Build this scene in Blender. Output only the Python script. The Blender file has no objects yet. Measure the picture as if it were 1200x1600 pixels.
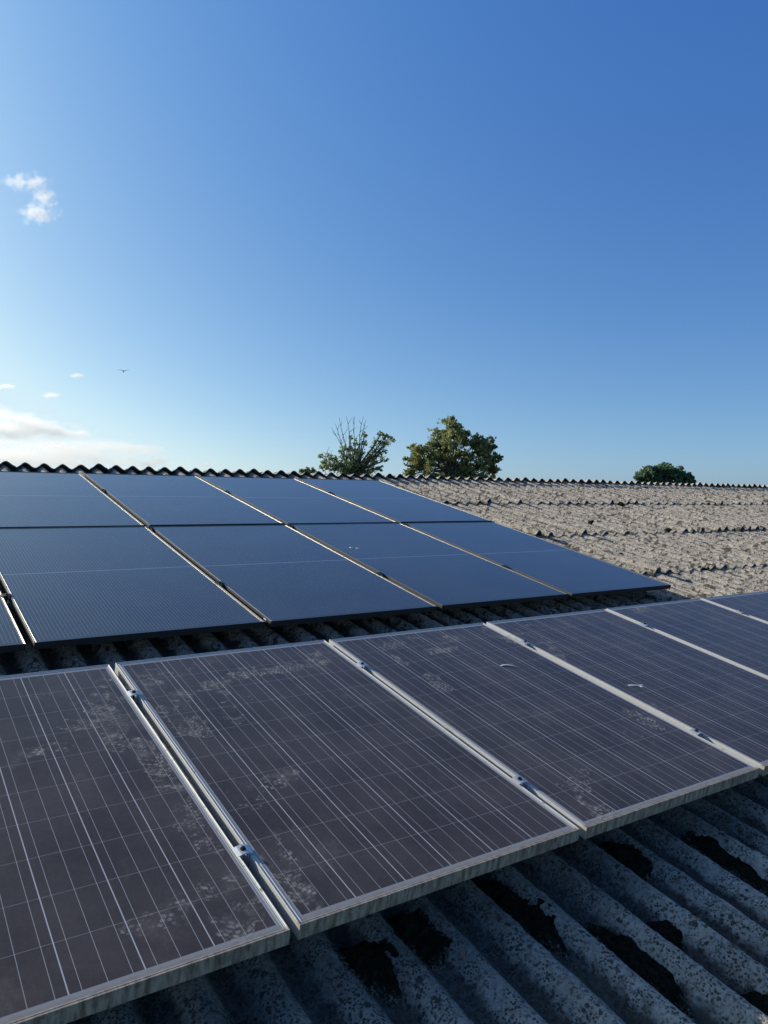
import bpy, bmesh, math, random
import numpy as np
from mathutils import Vector, Matrix

random.seed(7)
scene = bpy.context.scene
col = scene.collection

# ------------------------------------------------------------------ roof frame
# roof coordinates: u along the ridge, v up the slope, w off the slope
SL = math.radians(13.18)
CS, SN = math.cos(SL), math.sin(SL)
def W(u, v, w):
    return Vector((u, v*CS - w*SN, v*SN + w*CS))

# ------------------------------------------------------------------ camera
F_PX = 1208.0
CAM_R = [(0.825778, -0.549744, 0.125983), (-0.00321, -0.227953, -0.973667), (0.563986, 0.803629, -0.190004)]
CAM_P = W(-0.869279, -1.382165, 1.352319)
right, down, fwd = (W(*r) for r in CAM_R)
cam_data = bpy.data.cameras.new('camera')
cam = bpy.data.objects.new('camera', cam_data); col.objects.link(cam)
m = Matrix.Identity(4)
for i in range(3):
    m[i][0] = right[i]; m[i][1] = -down[i]; m[i][2] = -fwd[i]; m[i][3] = CAM_P[i]
cam.matrix_world = m
cam_data.sensor_fit = 'VERTICAL'; cam_data.sensor_height = 36.0
cam_data.lens = 36.0*F_PX/1600.0
cam_data.clip_start = 0.05; cam_data.clip_end = 20000
scene.camera = cam
def at(x, y, depth):
    """world point seen at photo position x, y, this many metres in front of the camera"""
    return CAM_P + (right*((x-600)/F_PX) + down*((y-800)/F_PX) + fwd)*depth

# ------------------------------------------------------------------ sky, sun, exposure
SUN_EL, SUN_AZ = math.radians(24.0), math.radians(-31.7)   # azimuth from +Y, clockwise
world = bpy.data.worlds.new('World'); scene.world = world; world.use_nodes = True
wn, wl = world.node_tree.nodes, world.node_tree.links
wn.clear()
sky = wn.new('ShaderNodeTexSky'); sky.sky_type = 'NISHITA'; sky.sun_disc = False
sky.sun_elevation = SUN_EL; sky.sun_rotation = SUN_AZ
sky.altitude = 0; sky.air_density = 0.5; sky.dust_density = 1.25; sky.ozone_density = 4.0
bg = wn.new('ShaderNodeBackground'); bg.inputs['Strength'].default_value = 0.10
wo = wn.new('ShaderNodeOutputWorld')
# camera colour response of the clear sky: gain, contrast and tint with elevation per channel, soft shoulder at white
def wmath(op, x, y, z=None):
    n = wn.new('ShaderNodeMath'); n.operation = op
    for i, v in enumerate((x, y, z)):
        if v is None: continue
        if isinstance(v, bpy.types.NodeSocket): wl.new(v, n.inputs[i])
        else: n.inputs[i].default_value = v
    return n.outputs[0]
wtc = wn.new('ShaderNodeTexCoord'); wsep = wn.new('ShaderNodeSeparateXYZ'); wl.new(wtc.outputs['Generated'], wsep.inputs[0])
elev = wmath('MINIMUM', wmath('MAXIMUM', wsep.outputs[2], 0.0), wmath('SUBTRACT', 1.1, wsep.outputs[2]))
sep = wn.new('ShaderNodeSeparateColor'); cmb = wn.new('ShaderNodeCombineColor'); wl.new(sky.outputs[0], sep.inputs[0])
high = wmath('SMOOTH_MAX', wmath('SUBTRACT', wsep.outputs[2], 0.58), 0.0, 0.1)      # unseen sky overhead made less blue to warm the shade
for ch, (gain, gam, tint, cap, pale) in enumerate(((1.363, 1.27, 0.136, 6.9, 1.1), (1.443, 1.123, 0.70, 8.8, 0.2), (2.129, 0.742, 0.745, 9.8, -0.75))):
    v = wmath('MULTIPLY', wmath('POWER', sep.outputs[ch], gam), wmath('MULTIPLY', wmath('EXPONENT', wmath('MULTIPLY', elev, tint), 0.0), gain))
    v = wmath('MULTIPLY', v, wmath('MULTIPLY_ADD', high, pale, 1.0))
    wl.new(wmath('SMOOTH_MIN', v, cap, 1.6), cmb.inputs[ch])
wl.new(cmb.outputs[0], bg.inputs['Color']); wl.new(bg.outputs[0], wo.inputs['Surface'])
sd = bpy.data.lights.new('sun', 'SUN'); sd.energy = 5.0; sd.angle = math.radians(0.53); sd.color = (1.0, 0.905, 0.75)
so = bpy.data.objects.new('sun', sd); col.objects.link(so)
sdir = Vector((math.sin(SUN_AZ)*math.cos(SUN_EL), math.cos(SUN_AZ)*math.cos(SUN_EL), math.sin(SUN_EL)))
so.rotation_euler = sdir.to_track_quat('Z', 'Y').to_euler(); so.location = (0, 0, 30)
vs = scene.view_settings
vs.view_transform = 'Standard'; vs.look = 'None'; vs.exposure = 0.0; vs.gamma = 1.0
try: vs.use_curve_mapping = False
except Exception: pass
scene.cycles.volume_bounces = 20
scene.cycles.max_bounces = 20
scene.cycles.transparent_max_bounces = 16
scene.cycles.use_denoising = True
try:
    scene.cycles.denoising_input_passes = 'RGB_ALBEDO_NORMAL'; scene.cycles.denoising_prefilter = 'ACCURATE'
except Exception: pass
scene.cycles.volume_step_rate = 0.5

# ------------------------------------------------------------------ helpers
def tag(o, label=None, cat=None, group=None, kind=None):
    if label: o['label'] = label
    if cat: o['category'] = cat
    if group: o['group'] = group
    if kind: o['kind'] = kind
    return o
def link_mesh(name, me, mats, parent=None):
    o = bpy.data.objects.new(name, me); col.objects.link(o)
    for mt in (mats if isinstance(mats, (list, tuple)) else [mats]):
        me.materials.append(mt)
    if parent: o.parent = parent
    return o
def empty(name, loc=(0, 0, 0), rot=(0, 0, 0)):
    o = bpy.data.objects.new(name, None); col.objects.link(o)
    o.location = loc; o.rotation_euler = rot; o.empty_display_size = 0.1
    return o
def copy_tree(o, parent=None):
    c = o.copy(); col.objects.link(c); c.parent = parent
    for ch in list(o.children): copy_tree(ch, c)
    return c
def np_mesh(name, verts, faces, smooth=True, attr=None):
    """fast mesh from an (n,3) array and an (m,4) quad array"""
    me = bpy.data.meshes.new(name)
    v = np.ascontiguousarray(verts, dtype=np.float32); f = np.ascontiguousarray(faces, dtype=np.int32)
    me.vertices.add(len(v)); me.vertices.foreach_set('co', v.ravel())
    k = f.shape[1]
    me.loops.add(f.size); me.loops.foreach_set('vertex_index', f.ravel())
    me.polygons.add(len(f))
    me.polygons.foreach_set('loop_start', np.arange(0, f.size, k, dtype=np.int32))
    try: me.polygons.foreach_set('loop_total', np.full(len(f), k, dtype=np.int32))
    except Exception: pass
    me.polygons.foreach_set('use_smooth', np.full(len(f), smooth, dtype=bool))
    me.update(calc_edges=True); me.validate()
    if attr is not None:
        a = me.attributes.new('tint', 'FLOAT', 'FACE'); a.data.foreach_set('value', np.ascontiguousarray(attr, dtype=np.float32))
    return me
def bm_mesh(name, bm, smooth=False):
    me = bpy.data.meshes.new(name); bm.normal_update(); bm.to_mesh(me); bm.free()
    if smooth:
        for p in me.polygons: p.use_smooth = True
    return me
def add_box(bm, lo, hi):
    r = bmesh.ops.create_cube(bm, size=1.0)
    for v in r['verts']:
        v.co = Vector([lo[i] + (v.co[i]+0.5)*(hi[i]-lo[i]) for i in range(3)])
    return r['verts']
def add_cyl(bm, p, q, r1, r2=None, seg=10, cap=True):
    p, q = Vector(p), Vector(q); r2 = r1 if r2 is None else r2
    d = (q-p).normalized(); a = d.orthogonal().normalized(); b = d.cross(a)
    A, B = [], []
    for i in range(seg):
        t = 2*math.pi*i/seg; e = a*math.cos(t)+b*math.sin(t)
        A.append(bm.verts.new(p+e*r1)); B.append(bm.verts.new(q+e*r2))
    for i in range(seg):
        j = (i+1) % seg; bm.faces.new((A[i], A[j], B[j], B[i]))
    if cap: bm.faces.new(A[::-1]); bm.faces.new(B)
def add_tube(bm, pts, rads, seg=6):
    rings = []; pts = [Vector(p) for p in pts]
    for i, p in enumerate(pts):
        d = (pts[min(i+1, len(pts)-1)]-pts[max(i-1, 0)]).normalized()
        a = d.cross(Vector((0.31, 0.17, 0.93))).normalized(); b = d.cross(a)
        rings.append([bm.verts.new(p+(a*math.cos(2*math.pi*k/seg)+b*math.sin(2*math.pi*k/seg))*rads[i]) for k in range(seg)])
    for A, B in zip(rings, rings[1:]):
        for k in range(seg): bm.faces.new((A[k], A[(k+1) % seg], B[(k+1) % seg], B[k]))
    bm.faces.new(rings[0][::-1]); bm.faces.new(rings[-1])

class N:
    """small node-graph builder"""
    def __init__(s, name):
        s.m = bpy.data.materials.new(name); s.m.use_nodes = True
        s.t = s.m.node_tree; s.t.nodes.clear()
        s.out = s.t.nodes.new('ShaderNodeOutputMaterial')
    def new(s, typ, **kw):
        n = s.t.nodes.new(typ)
        for k, v in kw.items(): setattr(n, k, v)
        return n
    def put(s, sock, v):
        if isinstance(v, bpy.types.NodeSocket): s.t.links.new(v, sock)
        elif v is not None: sock.default_value = v
    def math(s, op, a, b=None, c=None, clamp=False):
        n = s.new('ShaderNodeMath', operation=op, use_clamp=clamp)
        s.put(n.inputs[0], a)
        if b is not None: s.put(n.inputs[1], b)
        if c is not None: s.put(n.inputs[2], c)
        return n.outputs[0]
    def coord(s, which='Object'):
        return s.new('ShaderNodeTexCoord').outputs[which]
    def xyz(s, v):
        n = s.new('ShaderNodeSeparateXYZ'); s.put(n.inputs[0], v); return n.outputs
    def mapping(s, v, scale=(1, 1, 1), loc=(0, 0, 0)):
        n = s.new('ShaderNodeMapping'); s.put(n.inputs['Vector'], v)
        s.put(n.inputs['Scale'], scale); s.put(n.inputs['Location'], loc); return n.outputs[0]
    def noise(s, v, scale, detail=3.0, rough=0.5, dist=0.0, out=0):
        n = s.new('ShaderNodeTexNoise'); s.put(n.inputs['Vector'], v); n.inputs['Scale'].default_value = scale
        n.inputs['Detail'].default_value = detail; n.inputs['Roughness'].default_value = rough; n.inputs['Distortion'].default_value = dist
        return n.outputs[out]
    def voro(s, v, scale, feature='F1', rnd=1.0, out='Distance'):
        n = s.new('ShaderNodeTexVoronoi', feature=feature); s.put(n.inputs['Vector'], v)
        n.inputs['Scale'].default_value = scale; n.inputs['Randomness'].default_value = rnd; return n.outputs[out]
    def ramp(s, f, a, b, lo=0.0, hi=1.0):
        n = s.new('ShaderNodeMapRange', interpolation_type='SMOOTHSTEP')
        s.put(n.inputs['Value'], f)
        for k, v in zip(('From Min', 'From Max', 'To Min', 'To Max'), (a, b, lo, hi)): s.put(n.inputs[k], v)
        return n.outputs[0]
    def mix(s, f, a, b, blend='MIX'):
        n = s.new('ShaderNodeMix', data_type='RGBA', blend_type=blend)
        s.put(n.inputs[0], f); s.put(n.inputs[6], s.c(a)); s.put(n.inputs[7], s.c(b)); return n.outputs[2]
    @staticmethod
    def c(v): return (*v, 1.0) if isinstance(v, tuple) and len(v) == 3 else v
    def bump(s, h, strength=1.0, dist=0.01):
        n = s.new('ShaderNodeBump'); s.put(n.inputs['Height'], h)
        n.inputs['Strength'].default_value = strength; n.inputs['Distance'].default_value = dist; return n.outputs[0]
    def bsdf(s, color, rough=0.5, metal=0.0, spec=0.5, normal=None, **kw):
        n = s.new('ShaderNodeBsdfPrincipled')
        s.put(n.inputs['Base Color'], s.c(color)); s.put(n.inputs['Roughness'], rough); s.put(n.inputs['Metallic'], metal)
        s.put(n.inputs['Specular IOR Level'], spec)
        if normal is not None: s.put(n.inputs['Normal'], normal)
        for k, v in kw.items(): s.put(n.inputs[k], v)
        s.t.links.new(n.outputs[0], s.out.inputs['Surface']); return n

# ------------------------------------------------------------------ materials
def mat_roof(name='fibre_cement'):
    n = N(name); p = n.coord('Object')
    fine = n.noise(p, 230, 3, 0.6); mid = n.noise(p, 55, 4, 0.65); big = n.noise(p, 4.5, 3, 0.55)
    base = n.mix(n.ramp(mid, 0.35, 0.65), (0.50, 0.445, 0.37), (0.68, 0.61, 0.51))
    base = n.mix(n.ramp(big, 0.35, 0.7, 0, 0.4), base, (0.40, 0.37, 0.335))
    v1 = n.voro(p, 38)                                                   # pale crustose lichen rosettes
    base = n.mix(n.math('MULTIPLY', n.ramp(v1, 0.30, 0.12), n.ramp(mid, 0.45, 0.6)), base, (0.68, 0.65, 0.58))
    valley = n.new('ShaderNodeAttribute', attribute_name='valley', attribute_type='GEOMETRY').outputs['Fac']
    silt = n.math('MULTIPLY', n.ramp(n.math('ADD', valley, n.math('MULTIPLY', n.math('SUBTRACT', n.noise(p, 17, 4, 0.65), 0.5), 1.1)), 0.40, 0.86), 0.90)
    base = n.mix(silt, base, (0.036, 0.034, 0.030))  # valley dirt, with the shade of valleys and flanks painted in
    panel_shade = n.new('ShaderNodeAttribute', attribute_name='panel_shade', attribute_type='GEOMETRY').outputs['Fac']  # shade under and beside the panels, painted into the sheet colour
    base = n.mix(n.math('MULTIPLY', panel_shade, 0.80), base, n.mix(n.ramp(mid, 0.4, 0.6), (0.10, 0.095, 0.085), (0.19, 0.18, 0.16)))
    # dark lichen flecks of several sizes, ragged at the edge
    rag = n.math('MULTIPLY', n.noise(p, 110, 4, 0.75), 0.80)
    def flecks(scale, size, patch_scale, lo, hi):
        v = n.math('ADD', n.voro(p, scale), n.math('SUBTRACT', rag, 0.40))
        return n.math('MULTIPLY', n.ramp(v, size, size-0.09), n.ramp(n.noise(n.mapping(p, loc=(scale, 1, 2)), patch_scale, 3), lo, hi))
    d = n.math('MAXIMUM', flecks(48, 0.34, 9, 0.44, 0.58), flecks(105, 0.40, 16, 0.38, 0.56))
    d = n.math('MAXIMUM', d, flecks(22, 0.27, 5, 0.52, 0.62))
    d = n.math('MAXIMUM', d, n.math('MULTIPLY', n.ramp(n.noise(p, 95, 2, 0.5), 0.58, 0.66), 0.7))
    base = n.mix(n.math('MULTIPLY', d, 0.88), base, (0.042, 0.042, 0.036))
    tuft = n.new('ShaderNodeAttribute', attribute_name='tuft', attribute_type='GEOMETRY').outputs['Fac']
    base = n.mix(n.ramp(tuft, 0.10, 0.5, 0, 0.85), base, (0.050, 0.044, 0.034))
    base = n.mix(n.ramp(fine, 0.35, 0.7, 0, 0.25), base, (0.16, 0.15, 0.13))
    base = n.mix(n.ramp(n.noise(n.mapping(p, loc=(9, 3, 1)), 14, 3), 0.66, 0.72, 0, 0.45), base, (0.17, 0.105, 0.06))
    base = n.mix(n.ramp(n.noise(n.mapping(p, loc=(2, 7, 5)), 7, 4), 0.64, 0.72, 0, 0.5), base, (0.10, 0.105, 0.045))
    h = n.math('ADD', n.math('MULTIPLY', mid, 0.7), n.math('ADD', n.math('MULTIPLY', fine, 0.5), n.math('MULTIPLY', d, 0.4)))
    n.bsdf(base, 0.95, spec=0.15, normal=n.bump(h, 1.0, 0.007))
    return n.m
def mat_underside():
    n = N('weathered_sheet_underside'); p = n.coord('Object')
    b = n.mix(n.noise(p, 30, 4), (0.11, 0.10, 0.095), (0.20, 0.19, 0.175))
    n.bsdf(b, 0.95, spec=0.1, normal=n.bump(n.noise(p, 160, 3), 0.5, 0.004)); return n.m
def lines_near_integer(n, t, half):
    """1 where t is within half of an integer"""
    d = n.math('ABSOLUTE', n.math('SUBTRACT', t, n.math('ROUND', t)))
    return n.math('LESS_THAN', d, half)
def inside(n, t, a, b):
    return n.math('MULTIPLY', n.math('GREATER_THAN', t, a), n.math('LESS_THAN', t, b))
FW, FH, FT = 0.992, 1.649, 0.040          # old framed panels of the lower row
BW, BH, BT = 1.134, 2.094, 0.032          # newer black panels of the upper rows
def mat_cells_old():
    n = N('blue_grey_cells_under_glass'); p = n.coord('Object'); x, y, z = n.xyz(p)
    PIT = 0.1585; x0 = (FW-6*PIT)/2; y0 = (FH-10*PIT)/2
    cx = n.math('DIVIDE', n.math('SUBTRACT', x, x0), PIT); cy = n.math('DIVIDE', n.math('SUBTRACT', y, y0), PIT)
    act = n.math('MULTIPLY', inside(n, cx, 0.0, 6.0), inside(n, cy, 0.0, 10.0))
    gapx = lines_near_integer(n, cx, 0.0014/PIT)
    gapy = lines_near_integer(n, cy, 0.0010/PIT)
    t3 = n.math('SUBTRACT', n.math('MULTIPLY', cx, 3.0), 0.5)
    bus = lines_near_integer(n, t3, 3*0.00075/PIT)
    rnd = n.new('ShaderNodeObjectInfo').outputs['Random']
    off = n.new('ShaderNodeCombineXYZ'); n.put(off.inputs[0], n.math('MULTIPLY', rnd, 37.0)); n.put(off.inputs[2], n.math('MULTIPLY', rnd, 11.0))
    q = n.mapping(p, loc=off.outputs[0])
    # crystal grain, per-cell tone
    cell = n.new('ShaderNodeTexWhiteNoise', noise_dimensions='3D')
    cc = n.new('ShaderNodeCombineXYZ'); n.put(cc.inputs[0], n.math('FLOOR', cx)); n.put(cc.inputs[1], n.math('FLOOR', cy)); n.put(cc.inputs[2], n.math('MULTIPLY', rnd, 50))
    n.put(cell.inputs['Vector'], cc.outputs[0])
    grain = n.voro(q, 90, out='Color'); gr = n.xyz(grain)[0]
    c = n.mix(gr, (0.018, 0.018, 0.024), (0.030, 0.028, 0.034))
    c = n.mix(n.math('MULTIPLY', cell.outputs['Value'], 0.35), c, (0.034, 0.028, 0.036))
    c = n.mix(n.math('MULTIPLY', gapy, 0.42), c, (0.42, 0.43, 0.46))
    c = n.mix(n.math('MULTIPLY', bus, 0.70), c, (0.55, 0.55, 0.57))
    c = n.mix(n.math('MULTIPLY', gapx, 0.92), c, (0.62, 0.63, 0.65))
    c = n.mix(n.math('SUBTRACT', 1.0, act), c, (0.30, 0.32, 0.35))
    # settled dust: even film, drifts, a silt line along the lower edge
    film = n.ramp(n.noise(q, 3.2, 5, 0.6), 0.3, 0.75, 0.10, 0.205)
    speck = n.math('MULTIPLY', n.ramp(n.noise(q, 420, 2), 0.60, 0.74), 0.10)
    silt = n.math('MULTIPLY', n.ramp(n.math('ADD', y, n.math('MULTIPLY', n.noise(q, 40, 4), 0.03)), 0.050, 0.030), 0.75)
    film = n.math('ADD', film, n.math('MULTIPLY', n.ramp(n.noise(n.mapping(q, (1.0, 0.6, 1.0)), 6.5, 6, 0.7), 0.56, 0.74), 0.10))
    dust = n.math('MAXIMUM', n.math('ADD', film, speck), silt)
    c = n.mix(dust, c, n.mix(silt, (0.40, 0.335, 0.29), (0.24, 0.21, 0.16)))
    rough = n.math('ADD', n.math('MULTIPLY', dust, 0.9), 0.10)
    n.bsdf(c, rough, spec=0.09, **{'Coat Weight': 0.20, 'Coat Roughness': 0.50, 'Coat IOR': 1.45})
    return n.m
def mat_cells_black():
    n = N('black_half_cut_cells_under_glass'); p = n.coord('Object'); x, y, z = n.xyz(p)
    PIT = 0.1825; x0 = (BW-6*PIT)/2
    cx = n.math('DIVIDE', n.math('SUBTRACT', x, x0), PIT)
    yy = n.math('ABSOLUTE', n.math('SUBTRACT', y, BH/2))
    HC = 0.0915; cy = n.math('DIVIDE', n.math('SUBTRACT', yy, 0.009), HC)
    act = n.math('MULTIPLY', inside(n, cx, 0, 6), inside(n, cy, 0.0, 11.0))
    wires = lines_near_integer(n, n.math('SUBTRACT', n.math('MULTIPLY', cx, 10.0), 0.5), 10*0.00055/PIT)
    gapy = lines_near_integer(n, cy, 0.0006/HC)
    mid = n.math('LESS_THAN', yy, 0.0035)
    midx = inside(n, cx, 0, 6)
    rnd = n.new('ShaderNodeObjectInfo').outputs['Random']
    off = n.new('ShaderNodeCombineXYZ'); n.put(off.inputs[0], n.math('MULTIPLY', rnd, 29.0)); n.put(off.inputs[1], n.math('MULTIPLY', rnd, 7.0))
    q = n.mapping(p, loc=off.outputs[0])
    c = n.mix(n.noise(q, 25, 2), (0.008, 0.009, 0.014), (0.012, 0.013, 0.020))
    c = n.mix(n.math('MULTIPLY', n.math('MULTIPLY', wires, act), 0.65), c, (0.50, 0.52, 0.55))
    c = n.mix(n.math('MULTIPLY', n.math('MULTIPLY', gapy, act), 0.5), c, (0.03, 0.03, 0.035))
    c = n.mix(n.math('MULTIPLY', n.math('MULTIPLY', mid, midx), 0.85), c, (0.42, 0.45, 0.50))
    film = n.ramp(n.noise(q, 2.2, 5, 0.6), 0.32, 0.75, 0.035, 0.085)
    sm = n.math('MULTIPLY', n.ramp(n.noise(n.mapping(q, (1.0, 3.0, 1.0)), 4.5, 5, 0.65), 0.68, 0.78), 0.16)
    dust = n.math('ADD', film, sm)
    c = n.mix(dust, c, (0.36, 0.33, 0.30))
    n.bsdf(c, n.math('ADD', n.math('MULTIPLY', dust, 0.8), 0.05), spec=0.32, **{'Coat Weight': 0.65, 'Coat Roughness': 0.48, 'Coat IOR': 1.5})
    return n.m
def mat_alu():
    n = N('weathered_aluminium_frame'); p = n.coord('Object'); x, y, z = n.xyz(p)
    g = n.noise(p, 26, 5, 0.6); s = n.noise(n.mapping(p, (60, 4, 5)), 1.0, 4, 0.6)
    face = n.ramp(y, 0.004, 0.0005)                        # grime on the lower end face and along the lower lip
    lip = n.math('MULTIPLY', n.ramp(n.math('ADD', y, n.math('MULTIPLY', g, 0.02)), 0.032, 0.014), 0.80)
    grime = n.math('MAXIMUM', n.math('MULTIPLY', face, n.ramp(s, 0.2, 0.5, 0.80, 1.0)), lip)
    spots = n.math('MULTIPLY', n.ramp(n.noise(p, 60, 3), 0.63, 0.72), 0.6)
    grime = n.math('MAXIMUM', grime, spots)
    streak = n.noise(n.mapping(p, (45, 3, 9)), 1.0, 5, 0.7)
    gc = n.mix(n.ramp(streak, 0.35, 0.65), (0.155, 0.105, 0.066), (0.50, 0.385, 0.27))
    gc = n.mix(n.ramp(n.noise(p, 35, 3), 0.62, 0.68, 0, 0.8), gc, (0.42, 0.37, 0.29))
    gc = n.mix(n.ramp(n.noise(n.mapping(p, loc=(4, 4, 4)), 18, 3), 0.64, 0.70, 0, 0.4), gc, (0.09, 0.095, 0.035))
    c = n.mix(g, (0.46, 0.46, 0.445), (0.58, 0.58, 0.555))
    c = n.mix(grime, c, gc)
    n.bsdf(c, n.math('ADD', n.math('MULTIPLY', grime, 0.35), 0.58), n.math('MULTIPLY', n.math('SUBTRACT', 1.0, grime), 0.15), spec=0.4)
    return n.m
def mat_black_frame():
    n = N('black_anodised_frame'); p = n.coord('Object')
    y = n.xyz(p)[1]
    c = n.mix(n.noise(n.mapping(p, (3, 3, 40)), 3, 3), (0.20, 0.195, 0.18), (0.30, 0.29, 0.265))
    zz = n.xyz(p)[2]
    groove = n.math('MULTIPLY', inside(n, zz, -0.027, -0.007), 0.9)  # groove shade painted as a dark band; the frame side is flat
    painted_shade = n.math('MAXIMUM', groove, n.ramp(y, 0.003, 0.0005))                        # shade painted black on the lower end face and groove
    c = n.mix(painted_shade, c, (0.016, 0.016, 0.017))
    n.bsdf(c, n.math('ADD', n.math('MULTIPLY', painted_shade, 0.4), 0.36), n.math('SUBTRACT', 0.9, n.math('MULTIPLY', painted_shade, 0.9)), spec=0.4); return n.m
def mat_simple(name, a, b, scale, rough, metal=0.0, spec=0.4, bump=0.0):
    n = N(name); p = n.coord('Object'); f = n.noise(p, scale, 4, 0.6)
    n.bsdf(n.mix(n.ramp(f, 0.3, 0.7), a, b), rough, metal, spec, normal=n.bump(f, bump, 0.005) if bump else None); return n.m
def mat_print():
    n = N('pale_dust_print'); p = n.coord('Object')
    lug = n.new('ShaderNodeAttribute', attribute_name='tint', attribute_type='GEOMETRY').outputs['Fac']
    wear = n.math('MULTIPLY', n.ramp(n.noise(p, 26, 4, 0.6), 0.34, 0.60), n.ramp(n.noise(p, 300, 2), 0.2, 0.6, 0.55, 1.0))
    b = n.new('ShaderNodeBsdfDiffuse'); b.inputs[0].default_value = (0.56, 0.53, 0.49, 1)
    t = n.new('ShaderNodeBsdfTransparent'); mx = n.new('ShaderNodeMixShader')
    n.put(mx.inputs[0], n.math('MULTIPLY', n.math('MULTIPLY', lug, wear), 0.66)); n.t.links.new(t.outputs[0], mx.inputs[1]); n.t.links.new(b.outputs[0], mx.inputs[2])
    n.t.links.new(mx.outputs[0], n.out.inputs['Surface']); return n.m
def mat_leaf(name, a, b, c):
    n = N(name)
    at_ = n.new('ShaderNodeAttribute', attribute_name='tint', attribute_type='GEOMETRY').outputs['Fac']
    colr = n.mix(n.ramp(at_, 0.0, 0.55), a, b); colr = n.mix(n.ramp(at_, 0.6, 1.0), colr, c)
    d = n.bsdf(colr, 0.6, spec=0.25)
    tr = n.new('ShaderNodeBsdfTranslucent'); n.put(tr.inputs[0], colr)
    mx = n.new('ShaderNodeMixShader'); mx.inputs[0].default_value = 0.45
    n.t.links.new(d.outputs[0], mx.inputs[1]); n.t.links.new(tr.outputs[0], mx.inputs[2]); n.t.links.new(mx.outputs[0], n.out.inputs['Surface'])
    return n.m
def mat_moss_shadow():
    n = N('dark_moss_and_shadow'); p = n.coord('Object')
    rim = n.new('ShaderNodeAttribute', attribute_name='rim', attribute_type='GEOMETRY').outputs['Fac']
    c = n.mix(n.ramp(n.noise(p, 60, 4, 0.6), 0.3, 0.7), (0.007, 0.007, 0.005), (0.026, 0.025, 0.016))
    e = n.ramp(n.math('ADD', rim, n.math('MULTIPLY', n.math('SUBTRACT', n.noise(p, 75, 4, 0.7), 0.5), 0.9)), 0.72, 1.0)
    c = n.mix(n.math('MULTIPLY', e, 0.9), c, n.mix(n.ramp(n.noise(p, 140, 3), 0.42, 0.58), (0.035, 0.034, 0.026), (0.24, 0.225, 0.195)))
    n.bsdf(c, 1.0, spec=0.04, normal=n.bump(n.noise(p, 110, 4, 0.65), 1.0, 0.008)); return n.m
M_ROOF = mat_roof(); M_UNDER = mat_underside()
M_OLD = mat_cells_old(); M_BLACK = mat_cells_black(); M_ALU = mat_alu(); M_BFRAME = mat_black_frame()
M_BACK = mat_simple('white_backsheet', (0.6, 0.6, 0.6), (0.7, 0.7, 0.7), 10, 0.7)
M_CLAMP = mat_simple('bare_aluminium_clamp', (0.62, 0.64, 0.67), (0.74, 0.76, 0.79), 90, 0.45, 0.55)
M_BCLAMP = mat_simple('black_clamp', (0.012, 0.012, 0.013), (0.03, 0.03, 0.03), 90, 0.5, 0.2)
M_BOLT = mat_simple('dark_steel_bolt', (0.03, 0.03, 0.035), (0.08, 0.08, 0.08), 200, 0.4, 0.8)
M_RAIL = mat_simple('mill_aluminium_rail', (0.30, 0.30, 0.30), (0.42, 0.42, 0.42), 30, 0.5, 0.7)
M_PRINT = mat_print()
M_SCRAP = mat_simple('white_scrap', (0.84, 0.84, 0.82), (0.90, 0.90, 0.88), 80, 0.6)
M_MOSS_SHADOW = mat_moss_shadow()
M_BARK = mat_simple('grey_bark', (0.07, 0.06, 0.05), (0.14, 0.125, 0.105), 3, 0.95, spec=0.1)
M_WALL = mat_simple('rendered_wall', (0.36, 0.34, 0.30), (0.46, 0.44, 0.40), 2.5, 0.95, spec=0.1, bump=0.3)
M_GROUND = mat_simple('pasture', (0.05, 0.075, 0.022), (0.10, 0.10, 0.045), 0.08, 1.0, spec=0.05)
M_BIRD = mat_simple('dark_feathers', (0.03, 0.028, 0.026), (0.07, 0.06, 0.055), 12, 0.8, spec=0.2)
M_LEAF_A = mat_leaf('olive_oak_leaves', (0.138, 0.17, 0.073), (0.308, 0.332, 0.138), (0.47, 0.445, 0.194))
M_LEAF_B = mat_leaf('pale_green_leaves', (0.145, 0.194, 0.097), (0.308, 0.373, 0.179), (0.438, 0.486, 0.244))
M_LEAF_C = mat_leaf('deep_green_leaves', (0.082, 0.145, 0.089), (0.179, 0.268, 0.154), (0.259, 0.356, 0.179))

# ------------------------------------------------------------------ ground and barn
GZ = -4.4
gv = [(-9000, -9000, GZ), (9000, -9000, GZ), (9000, 9000, GZ), (-9000, 9000, GZ)]
g = link_mesh('ground', np_mesh('ground', np.array(gv), np.array([[0, 1, 2, 3]])), M_GROUND); tag(g, kind='structure')

PITCH, AMP, U0, CREST = 0.17684, 0.0255, 0.338, -0.200
U_A, U_B = -4.1, 23.0
_rng = np.random.default_rng(11)
_TAB = _rng.random((512, 512)).astype(np.float32)
def vnoise(x, y, s, seed):
    x = x/s + seed*13.7; y = y/s + seed*7.3
    xi = np.floor(x).astype(int); yi = np.floor(y).astype(int); fx = x-xi; fy = y-yi
    fx = fx*fx*(3-2*fx); fy = fy*fy*(3-2*fy)
    g_ = lambda a, b: _TAB[a % 512, b % 512]
    return (g_(xi, yi)*(1-fx)+g_(xi+1, yi)*fx)*(1-fy) + (g_(xi, yi+1)*(1-fx)+g_(xi+1, yi+1)*fx)*fy
def sstep(t, a, b):
    t = np.clip((t-a)/(b-a), 0, 1); return t*t*(3-2*t)
def to_world(u, v, w):
    return np.stack([u, v*CS-w*SN, v*SN+w*CS], -1)
def grid_faces(nu, nv, base=0, flip=False):
    a = np.arange(nu*nv).reshape(nv, nu)+base
    f = np.stack([a[:-1, :-1], a[:-1, 1:], a[1:, 1:], a[1:, :-1]], -1).reshape(-1, 4)
    return f[:, ::-1] if flip else f
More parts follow.
